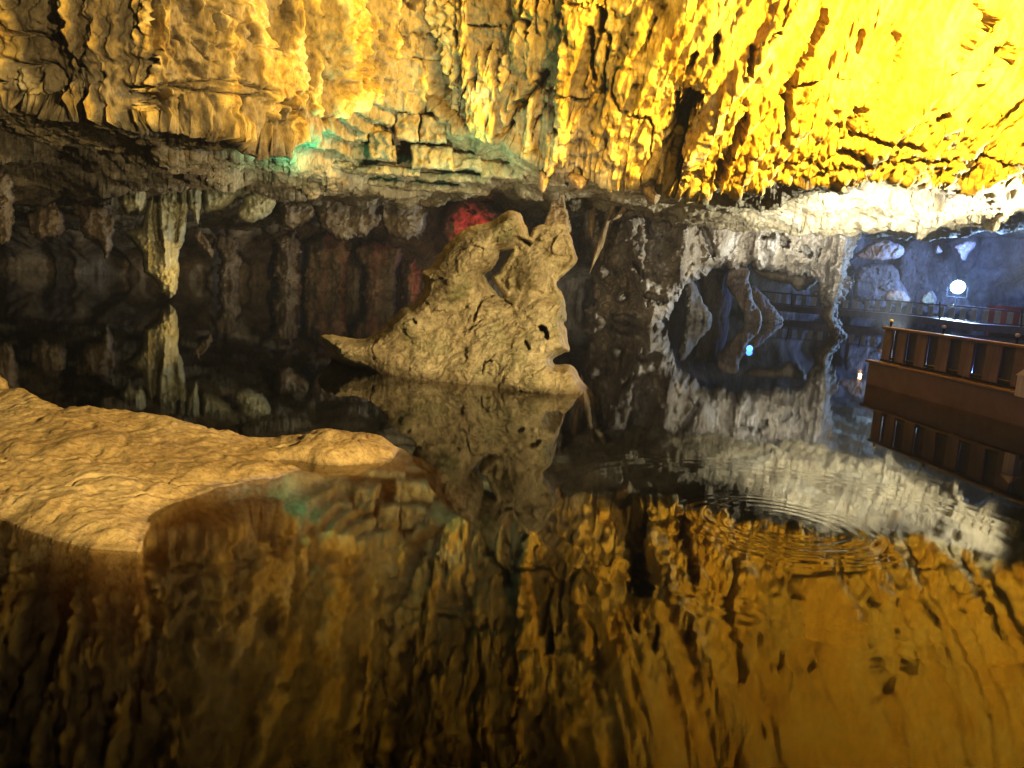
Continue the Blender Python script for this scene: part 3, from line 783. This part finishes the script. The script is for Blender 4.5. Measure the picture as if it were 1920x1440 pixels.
for i, (ol, d, th, lab) in enumerate(LUMPS):
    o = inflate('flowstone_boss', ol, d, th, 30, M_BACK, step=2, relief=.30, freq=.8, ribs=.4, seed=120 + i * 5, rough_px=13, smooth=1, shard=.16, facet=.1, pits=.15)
    tag(o, lab, 'flowstone', DG)
LUMPS_RED = [(832, 400), (850, 376), (880, 370), (915, 384), (945, 400), (960, 440), (900, 480), (840, 470), (826, 430)]
o = inflate('flowstone_boss', LUMPS_RED, 38.2, .8, 30, M_BACK, step=2, relief=.3, freq=.9, seed=160, rough_px=8, smooth=2, facet=.3, pits=.2)
tag(o, 'craggy rock glowing red just behind the peak of the island', 'flowstone', DG)
# fluted columns of the back wall that stand in the water
FL = [([(520, 440), (560, 436), (566, 490), (560, 560), (520, 560), (516, 500)], 39, 'pale fluted column on the back wall nearest the stalactites'),
      ([(575, 440), (650, 436), (652, 500), (650, 560), (570, 560), (572, 500)], 40, 'broad pale fluted column on the back wall left of the island'),
      ([(662, 452), (750, 455), (752, 500), (735, 530), (750, 575), (665, 570), (690, 520), (672, 490)], 40, 'ochre wasp-waisted column behind the tip of the island'),
      ([(756, 488), (786, 486), (790, 580), (756, 585)], 38, 'slim column lit red behind the island'),
      ([(400, 440), (440, 436), (455, 500), (445, 560), (405, 560), (412, 500)], 38, 'dim olive column beside the bent dripstone finger')]
for i, (ol, d, lab) in enumerate(FL):
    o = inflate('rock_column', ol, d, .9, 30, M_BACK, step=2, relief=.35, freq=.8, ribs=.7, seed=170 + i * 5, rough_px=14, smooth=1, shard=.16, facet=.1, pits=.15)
    tag(o, lab, 'column', 'columns against the back wall')

# ------------------------------------------------------------------ bedded slabs under the broken lip (pieces of the cave wall)
SL = [((612, 690), (238, 262), 19.2), (((690), 735), (246, 300), 19.3), ((742, 786), (210, 262), 19.6), ((788, 836), (215, 268), 19.7), ((655, 742), (268, 300), 19.8), ((770, 850), (272, 318), 19.9),
      ((835, 905), (284, 320), 20.3), ((900, 985), (300, 334), 20.9), ((980, 1060), (322, 346), 21.6), ((560, 660), (296, 312), 20.4), ((640, 790), (308, 326), 20.8), ((780, 920), (322, 338), 21.4),
      ((480, 600), (306, 324), 20.6), ((590, 760), (330, 346), 22.4), ((740, 900), (340, 356), 23.0)]
for i, ((x0, x1), (y0, y1), d) in enumerate(SL):
    d -= 1.0 if i < 7 else 1.6
    sk = 0.05 * (x1 - x0)
    ol = [(x0, y0 + random.uniform(-3, 3)), ((x0 + x1) / 2, y0 + random.uniform(0, 5)), (x1, y0 + sk), (x1 + random.uniform(-3, 3), y1 + sk), ((x0 + x1) / 2, y1 + random.uniform(-2, 5)), (x0 + random.uniform(-4, 4), y1)]
    inflate('slab', ol, d, .45, 7, M_WALL, step=2.4, relief=.08, freq=1.8, seed=300 + i * 3, rough_px=5, flat=.7, facet=.10, pits=.08, parent=cave)

# dripping tips below the lip near the island and the thin brown blades right of it
TI = [([(1030, 318), (1066, 322), (1058, 350), (1060, 385), (1066, 410), (1074, 445), (1016, 445), (1024, 405), (1034, 378), (1041, 350)], 'tall brown dripstone spire hanging to the top of the island'),
      ([(1008, 318), (1030, 322), (1028, 348), (1018, 364), (1010, 350)], 'short crusted stalactite on the lip just above the spire of the island'),
      ([(1062, 325), (1098, 326), (1104, 340), (1088, 358), (1068, 345)], 'broad crusted drip on the lip right of the spire'),
      ([(1185, 336), (1236, 338), (1242, 360), (1232, 386), (1216, 382), (1200, 350)], 'orange hanging knob at the lip beside the grey arch')]
for i, (ol, lab) in enumerate(TI):
    o = inflate('stalactite', ol, (22.4, 18.2, 18.0, 18.2)[i], .4, 14, M_RUST, step=1.5, relief=.10, freq=2, ribs=.15, seed=360 + i * 4, rough_px=5, smooth=1, facet=.1, pits=.1); tag(o, lab, 'stalactite', 'crusted drips along the lip')
BL = [([(1150, 372), (1162, 372), (1142, 420), (1132, 460), (1112, 500), (1104, 516), (1112, 478), (1128, 430)], 'long thin brown blade hanging point down beside the island', 25.5),
      ([(1104, 372), (1118, 374), (1118, 420), (1110, 452), (1102, 430)], 'short brown blade hanging behind the spire', 26),
      ([(1180, 366), (1190, 372), (1178, 392), (1160, 410), (1142, 416), (1160, 396)], 'slanting brown blade under the lip by the orange knob', 25.2)]
for i, (ol, lab, d) in enumerate(BL):
    o = inflate('stalactite', ol, d, .3, 8, M_RUST, step=1.3, relief=.06, freq=2, ribs=.1, seed=380 + i * 4, rough_px=1.2); tag(o, lab, 'stalactite', 'rock blades beside the arch')

# ------------------------------------------------------------------ grey flowstone arch at the right


def z1(pts): return [(1080 + .2917 * x, 340 + .2917 * y) for x, y in pts]


ARCH = z1([(60, 60), (500, 90), (900, 120), (1400, 150), (1880, 190), (1880, 280), (1830, 330), (1800, 400), (1780, 470), (1760, 540), (1772, 640), (1740, 760), (1685, 800), (1690, 870), (1715, 930), (1735, 990), (1720, 1100), (1650, 1120),
           (1640, 990), (1610, 940), (1590, 900), (1590, 820), (1580, 760), (1540, 690), (1560, 650), (1520, 610), (1420, 600), (1300, 590), (1200, 570), (1120, 545), (1060, 562), (1000, 572), (960, 545), (880, 570), (835, 590), (800, 640),
           (740, 660), (690, 680), (665, 740), (640, 800), (625, 850), (600, 890), (560, 900), (600, 1000), (560, 1120), (100, 1140), (40, 900), (110, 780), (90, 640), (130, 500), (70, 380), (40, 200)])


def arch_extra(x, y):
    e = 0.9 * (1 - sstep(0, 55, seg_dist(x, y, [(1330, 400), (1310, 470), (1255, 560), (1225, 600)])))
    e += 0.5 * (1 - sstep(0, 28, seg_dist(x, y, [(1180, 400), (1190, 470), (1215, 540)])))
    e += 0.6 * (1 - sstep(0, 30, seg_dist(x, y, [(1575, 430), (1580, 520), (1555, 640)])))
    e -= 0.7 * (1 - sstep(0, 26, seg_dist(x, y, [(1225, 410), (1235, 470)])))
    e += 1.1 * np.clip(.65 - worley2(x / 34 + .4 * perlin(x / 20, y / 20, seed=411), y / 44, seed=410), -.2, 1) * (.35 + .65 * sstep(1330, 1200, x))
    e -= 0.9 * (1 - sstep(0, 30, seg_dist(x, y, [(1120, 560), (1180, 610), (1130, 640)])))
    return e


arch = inflate('rock_arch', ARCH, lambda x, y: 28.6 + 0.006 * np.clip(x - 1300, 0, 400) + .004 * np.clip(1250 - x, 0, 300), 1.7, 62, M_FLOW, step=1.7, relief=.55, freq=.9, ribs=.8, seed=401, rough_px=13, extra=arch_extra, flat=.4, facet=.12, pits=.10, shard=.22,
               feats=[(z1([(1210, 350), (1260, 345)]), 7, .5), (z1([(1330, 370), (1350, 400)]), 9, .9), (z1([(1460, 430), (1500, 470)]), 8, .9), (z1([(1560, 440), (1530, 540)]), 6, .6), (z1([(800, 260), (850, 370), (880, 470)]), 7, .6), (z1([(470, 740), (560, 770)]), 10, 1.0),
                      (z1([(380, 520), (430, 600)]), 6, .6), (z1([(200, 640), (320, 560)]), 6, .6), (z1([(260, 880), (360, 880)]), 9, .8), (z1([(1740, 330), (1800, 330)]), 7, .5)])
tag(arch, 'large grey flowstone mass with a low arch and a slender right leg in the water', 'rock arch')
o = inflate('rock_column', z1([(955, 600), (1010, 540), (1120, 560), (1100, 640), (1130, 720), (1140, 760), (1190, 860), (1200, 905), (1150, 1000), (1080, 1010), (1090, 930), (1080, 860), (1010, 740), (965, 680)]), 38, .5, 16, M_TAN, step=1.4, relief=.32, freq=1.2, ribs=.45, pits=.12, seed=431, rough_px=5, smooth=1, facet=.08, shard=.12)
tag(o, 'slim tan column leaning right inside the arch', 'column', 'rocks under the arch')
o = inflate('rock_column', z1([(1090, 690), (1140, 660), (1190, 710), (1260, 780), (1330, 885), (1336, 900), (1300, 960), (1200, 1000), (1180, 920), (1140, 840), (1100, 770)]), 40, .7, 22, M_TAN, step=1.4, relief=.32, freq=1.2, ribs=.45, pits=.12, seed=441, rough_px=5, smooth=1, facet=.08, shard=.12)
tag(o, 'pinkish tan wedge of rock leaning behind the slim column under the arch', 'column', 'rocks under the arch')
o = inflate('rock_column', z1([(700, 620), (770, 640), (800, 760), (860, 830), (880, 885), (860, 960), (700, 980), (690, 800)]), 35, .6, 25, M_FLOW, step=1.6, relief=.32, freq=1.2, ribs=.45, pits=.12, seed=451, rough_px=5, smooth=1, facet=.08, shard=.12)
tag(o, 'grey lobe of flowstone standing at the left side of the arch', 'column', 'rocks under the arch')
o = inflate('rock_column', z1([(760, 560), (1000, 560), (1000, 800), (970, 900), (960, 1050), (800, 1050), (820, 800)]), 42, .8, 40, M_BACK, step=2, relief=.25, freq=.8, ribs=.3, seed=461)
tag(o, 'dark blue-grey wall of rock filling the arch behind the lobe', 'column', 'rocks under the arch')
o = inflate('flowstone_boss', z1([(1130, 560), (1560, 600), (1560, 640), (1480, 700), (1420, 710), (1380, 660), (1250, 640), (1180, 620)]), 36, .7, 22, M_BACK, step=1.6, relief=.2, freq=1, ribs=.2, seed=471)
tag(o, 'row of ragged grey drips under the crown of the arch', 'flowstone', 'rocks under the arch')
# rocks of the far chamber
FR = [([(1604, 476), (1640, 450), (1664, 448), (1694, 462), (1696, 474), (1684, 486), (1640, 488), (1606, 484)], 54, 'warm lit ledge of rock high on the far wall by the arch leg', M_TAN),
      ([(1750, 472), (1756, 458), (1766, 466), (1770, 474), (1756, 478)], 55, 'tiny warm lit knob of rock high on the far wall', M_TAN),
      ([(1782, 462), (1800, 452), (1828, 450), (1830, 462), (1816, 474), (1806, 492), (1796, 474)], 55, 'warm lit hanging rock right above the floodlight', M_TAN),
      ([(1655, 552), (1672, 543), (1694, 542), (1702, 556), (1714, 570), (1680, 574), (1658, 566)], 53, 'warm lit peach boulder behind the far walkway', M_TAN),
      ([(1724, 572), (1726, 556), (1738, 548), (1750, 546), (1756, 562), (1752, 574)], 52, 'pale grey boulder beside the floodlight behind the far walkway', M_FLOW),
      ([(1600, 500), (1650, 492), (1684, 500), (1690, 530), (1720, 575), (1600, 580)], 57, 'big dusky violet boulder behind the peach one', M_BACK),
      ([(1690, 455), (1760, 440), (1790, 470), (1800, 540), (1840, 590), (1700, 590), (1684, 520)], 60, 'huge blue shadowed rock mass behind the floodlight', M_BACK)]
for i, (ol, d, lab, mt) in enumerate(FR):
    o = inflate('boulder', ol, d, .8, 18, mt, step=1.4, relief=.2, freq=.9, seed=500 + i * 4, rough_px=4, smooth=1, facet=.2); tag(o, lab, 'boulder', 'rocks in the far chamber')
lamp('orange_lamp', px3(1640, 500, 51.5), None, 26, (1, .52, .2), .1)
lamp('orange_lamp', px3(1790, 480, 53.0), None, 26, (1, .52, .2), .1)
lamp('orange_lamp', px3(1685, 530, 51.0), None, 22, (1, .52, .2), .1)

# ------------------------------------------------------------------ near pontoon dock
A = water_at(np.array(1622.), np.array(718.)); B = water_at(np.array(1920.), np.array(800.))
e = (B - A) / np.linalg.norm(B - A); rgt = np.array([-e[1], e[0], 0])      # rgt: away from the open water, into the dock
if rgt[0] < 0: rgt = -rgt
rz = math.atan2(e[1], e[0])
dock = empty('pontoon_dock', A + np.array([0, 0, 0]))
tag(dock, 'red brown floating dock with a fence of spaced upright planks', 'dock')
LEN, WID = 6.2, 3.0


def dk(s, w, z): return e * s + rgt * w + np.array([0, 0, z])


m = Boxes(); m.beam(dk(0, WID / 2, .10), dk(LEN, WID / 2, .10), WID, .64); m.build('hull', M_HULL, dock, .03)
m = Boxes(); m.beam(dk(-.05, .03, .405), dk(LEN, .03, .405), .12, .05); m.build('edge_strip', M_WOOD, dock, .008)
m = Boxes(); m.beam(dk(.02, WID / 2 + .1, .445), dk(LEN, WID / 2 + .1, .445), WID - .2, .04); m.build('deck', M_WET, dock)
m = Boxes(); m.beam(dk(.10, .17, 1.02), dk(LEN, .17, 1.0), .10, .055); m.build('top_rail', M_WOOD, dock, .01)
m = Boxes(); m.beam(dk(.10, .19, .50), dk(LEN, .19, .50), .05, .05); m.build('bottom_rail', M_DARK, dock, .006)
m = Boxes(); m.beam(dk(.10, WID - .2, .62), dk(LEN, WID - .2, .62), .08, .05); m.build('rear_rail', M_GREY, dock, .01)


def plank_mesh(w, h, t):
    b = Boxes(); b.box((0, 0, h / 2), (w / 2, t / 2, h / 2))
    return b


proto = plank_mesh(.30, .53, .03).build('slat', M_PLANK, dock, .006)
mats = [M_PLANK, M_WOOD]
s = .27; k = 0
while s < LEN:
    o = proto if k == 0 else proto.copy()
    if k: COL.objects.link(o); o.parent = dock
    o.location = dk(s, .165 + random.uniform(-.004, .004), .462)
    o.rotation_euler = (random.uniform(-.015, .015), random.uniform(-.02, .02), rz + random.uniform(-.07, .07))
    s += .56 if k else .42
    k += 1
pd = plank_mesh(.34, .53, .025).build('slat', M_NAVY, dock, .006)
s = .55; k = 0
while s < LEN:
    o = pd if k == 0 else pd.copy()
    if k: COL.objects.link(o); o.parent = dock
    o.location = dk(s, .215 + random.uniform(-.004, .004), .462); o.rotation_euler = (0, 0, rz + random.uniform(-.03, .03))
    s += .42 if k == 0 else .56
    k += 1
for s in (.12, 1.6, 3.2, 4.8):
    m = Boxes(); m.cyl(dk(s, .26, .45), dk(s, .26, 1.13), .022, .018, 8)
    po = m.build('post', M_DARK, dock)
    c = Boxes()
    for k in range(3):
        zz = [1.125, 1.145, 1.17, 1.18][k:k + 2]; rr_ = [.015, .034, .03, .008][k:k + 2]
        c.cyl(dk(s, .26, zz[0]), dk(s, .26, zz[1]), rr_[0], rr_[1], 8)
    c.build('finial', M_WHITE, po)
m = Boxes(); m.box(dk(3.85, -.03, .52), (.10, .05, .14), Matrix.Rotation(rz, 3, 'Z')); m.cyl(dk(3.85, -.03, .66), dk(3.85, -.03, .78), .13, .01, 4); m.build('corner_block', M_PALE, dock)
for s in (.5, 1.2, 2.2):
    m = Boxes(); m.cyl(dk(s, WID - .2, .45), dk(s, WID - .2, .80), .02, .016, 8); m.build('rear_post', M_DARK, dock)

# ------------------------------------------------------------------ far walkway with slatted fence
FWP = [(1425, 546, 567, 52), (1500, 553, 574, 51), (1580, 561, 580, 50), (1660, 563, 586, 48.5), (1740, 570, 594, 46.5), (1830, 577, 606, 44), (1920, 586, 612, 42), (2020, 594, 621, 40)]
T3 = np.array([at(np.array(float(p[0])), np.array(float(p[1])), p[3]) for p in FWP])
B3 = np.array([at(np.array(float(p[0])), np.array(float(p[2])), p[3]) for p in FWP])
B3[:, 2] = np.maximum(B3[:, 2], .45)
walk = empty('walkway', (float(B3[3, 0]), float(B3[3, 1]), 0))
tag(walk, 'long far walkway with a picket fence of alternating slats curving past the lamp', 'walkway')
org = np.array([B3[3, 0], B3[3, 1], 0])
mr, md, mb = Boxes(), Boxes(), Boxes()
for i in range(len(FWP) - 1):
    mr.beam(T3[i] - org, T3[i + 1] - org, .10, .09)
    mb.beam(B3[i] - org + [0, 0, .04], B3[i + 1] - org + [0, 0, .04], .07, .07)
    a, b = B3[i] - org, B3[i + 1] - org
    n = np.cross(b - a, [0, 0, 1]); n /= np.linalg.norm(n)
    if n[1] < 0: n = -n
    md.beam(a * [1, 1, 0] + n * 1.0 + [0, 0, a[2] - .24], b * [1, 1, 0] + n * 1.0 + [0, 0, b[2] - .24], 2.3, .42)
mr.build('top_rail', M_WOOD, walk); mb.build('bottom_rail', M_WOOD, walk); md.build('deck', M_WOOD, walk)
cum = np.concatenate([[0], np.cumsum(np.linalg.norm(np.diff(T3[:, :2], axis=0), axis=1))])
proto = plank_mesh(.32, 1.0, .03).build('slat', M_PALE, walk)
proto_d = None
s = .2; k = 0
while s < cum[-1]:
    P_t = np.array([np.interp(s, cum, T3[:, j]) for j in range(3)]); P_b = np.array([np.interp(s, cum, B3[:, j]) for j in range(3)])
    i = min(np.searchsorted(cum, s, 'right') - 1, len(FWP) - 2); dv_ = T3[i + 1] - T3[i]
    o = proto if k == 0 else proto.copy()
    if k: COL.objects.link(o); o.parent = walk
    o.location = P_b - org + np.array([0, 0, .085])
    o.scale = (1, 1, max(P_t[2] - P_b[2] - .14, .1))
    o.rotation_euler = (0, random.uniform(-.02, .02), math.atan2(dv_[1], dv_[0]))
    s += .64; k += 1
for s in np.arange(2.0, cum[-1], 4.5):
    P_t = np.array([np.interp(s, cum, T3[:, j]) for j in range(3)]); P_b = np.array([np.interp(s, cum, B3[:, j]) for j in range(3)])
    m = Boxes(); m.cyl(P_b - org + [0, -.09, -.05], P_t - org + [0, -.09, .18], .05, .045, 8); m.build('post', M_DARK, walk)

# red boat moored behind the far walkway
bp = at(np.array(1896.), np.array(582.), 46.0)
boat = empty('boat', (float(bp[0]), float(bp[1]), 0)); tag(boat, 'red boat end showing above the far walkway fence at the right edge', 'boat')
nu_, nv_ = 20, 12; vs = []
zt = float(bp[2])
for i in range(nu_):
    t = i / (nu_ - 1)
    hw = .75 * math.sin(math.pi * min(1, .12 + t * .76)) ** .6
    for j in range(nv_):
        a = math.pi * j / (nv_ - 1)
        vs.append((-1.2 + 3.4 * t, hw * math.cos(a), zt + .16 - (zt + .25) * math.sin(a) ** .6 + .10 * (1 - t) ** 2))
fs = grid_faces(nu_, nv_)
make_obj('hull', np.array(vs), fs, M_RED, boat)
m = Boxes(); m.beam((-.2, -.62, zt + .06), (2.0, -.70, zt + .06), .06, .08); m.build('stripe', M_WHITE, boat)

# ------------------------------------------------------------------ floodlights


def floodlight(loc, aim, size, lit, label, stand):
    r = empty('floodlight', loc); tag(r, label, 'floodlight', 'floodlights in the cave')
    d = np.array(aim, float) - np.array(loc, float); d /= np.linalg.norm(d)
    sd = np.cross(d, [0, 0, 1]); sd /= np.linalg.norm(sd); up = np.cross(sd, d)
    R = np.stack([sd, d, up], 1)
    m = Boxes(); m.cyl(-d * size * .12, -d * size * .55, size * .56, size * .40, 24); m.cyl(d * size * .03, -d * size * .12, size * .58, size * .56, 24); m.build('housing', M_DARK, r)
    m = Boxes()
    for k in range(5): m.box(-d * size * .58 + sd * size * (.2 * k - .4), (size * .025, size * .08, size * .42), R)
    m.build('cooling_fins', M_DARK, r)
    m = Boxes(); m.cyl(d * size * .0, d * size * .05, size * .53, size * .48, 24); m.build('lens', lit, r)
    m = Boxes()
    for s_ in (-1, 1): m.beam(sd * s_ * size * .7 - d * size * .3 + up * .02, sd * s_ * size * .7 - d * size * .3 - np.array([0, 0, size * .8]), size * .06, size * .12)
    m.beam(sd * size * .72 - d * size * .3 - np.array([0, 0, size * .8]), -sd * size * .72 - d * size * .3 - np.array([0, 0, size * .8]), size * .12, size * .06)
    m.build('bracket', M_DARK, r)
    if stand:
        m = Boxes(); m.cyl(-d * size * .3 - np.array([0, 0, size * .8]), -d * size * .3 - np.array([0, 0, stand]), size * .08, size * .1, 8); m.build('stand', M_DARK, r)
    return r


M_LIT = emit_mat('lit_cold_lens', (0.75, 0.95, 1.0), 40)
M_GLINT = emit_mat('blue_glint_glow', (0.04, 0.16, 1.0), 9)
M_OFF = plain_mat('unlit_lens', (0.08, 0.09, 0.10), .5)
lp = px3(1796, 538, 49.5)
floodlight(lp, (0, 0, 2.0), .8, M_LIT, 'dazzling cold white floodlight shining from behind the far walkway', lp[2] - .2)
lp = px3(1406, 649, 19.4)
b_ = floodlight((lp[0], lp[1], .05), (lp[0] - .5, 0, .4), .16, M_GLINT, 'tiny blue glow imitating a lamp reflection on the water in front of the arch', 0)  # floating glow added in place of a blue lamp's mirror image
lp = px3(2000, 520, 18.9)
floodlight(lp, px3(1680, 380, 20.5), .22, M_LIT, 'cold white floodlight at the end of the bright shelf', 0)

# ------------------------------------------------------------------ thin haze added to imitate glare around the floodlight
hm, hnt, hout, hadd = nodes_of('glare_haze')
hv = hadd('ShaderNodeVolumePrincipled'); hv.inputs['Color'].default_value = (0.8, 0.85, 0.95, 1); hv.inputs['Density'].default_value = HAZE
hv.inputs['Anisotropy'].default_value = 0.0
hnt.links.new(hv.outputs[0], hout.inputs['Volume'])
hb = Boxes(); hb.box((0, 34, 10.5), (70, 70, 15))
tag(hb.build('haze', hm), kind='stuff')
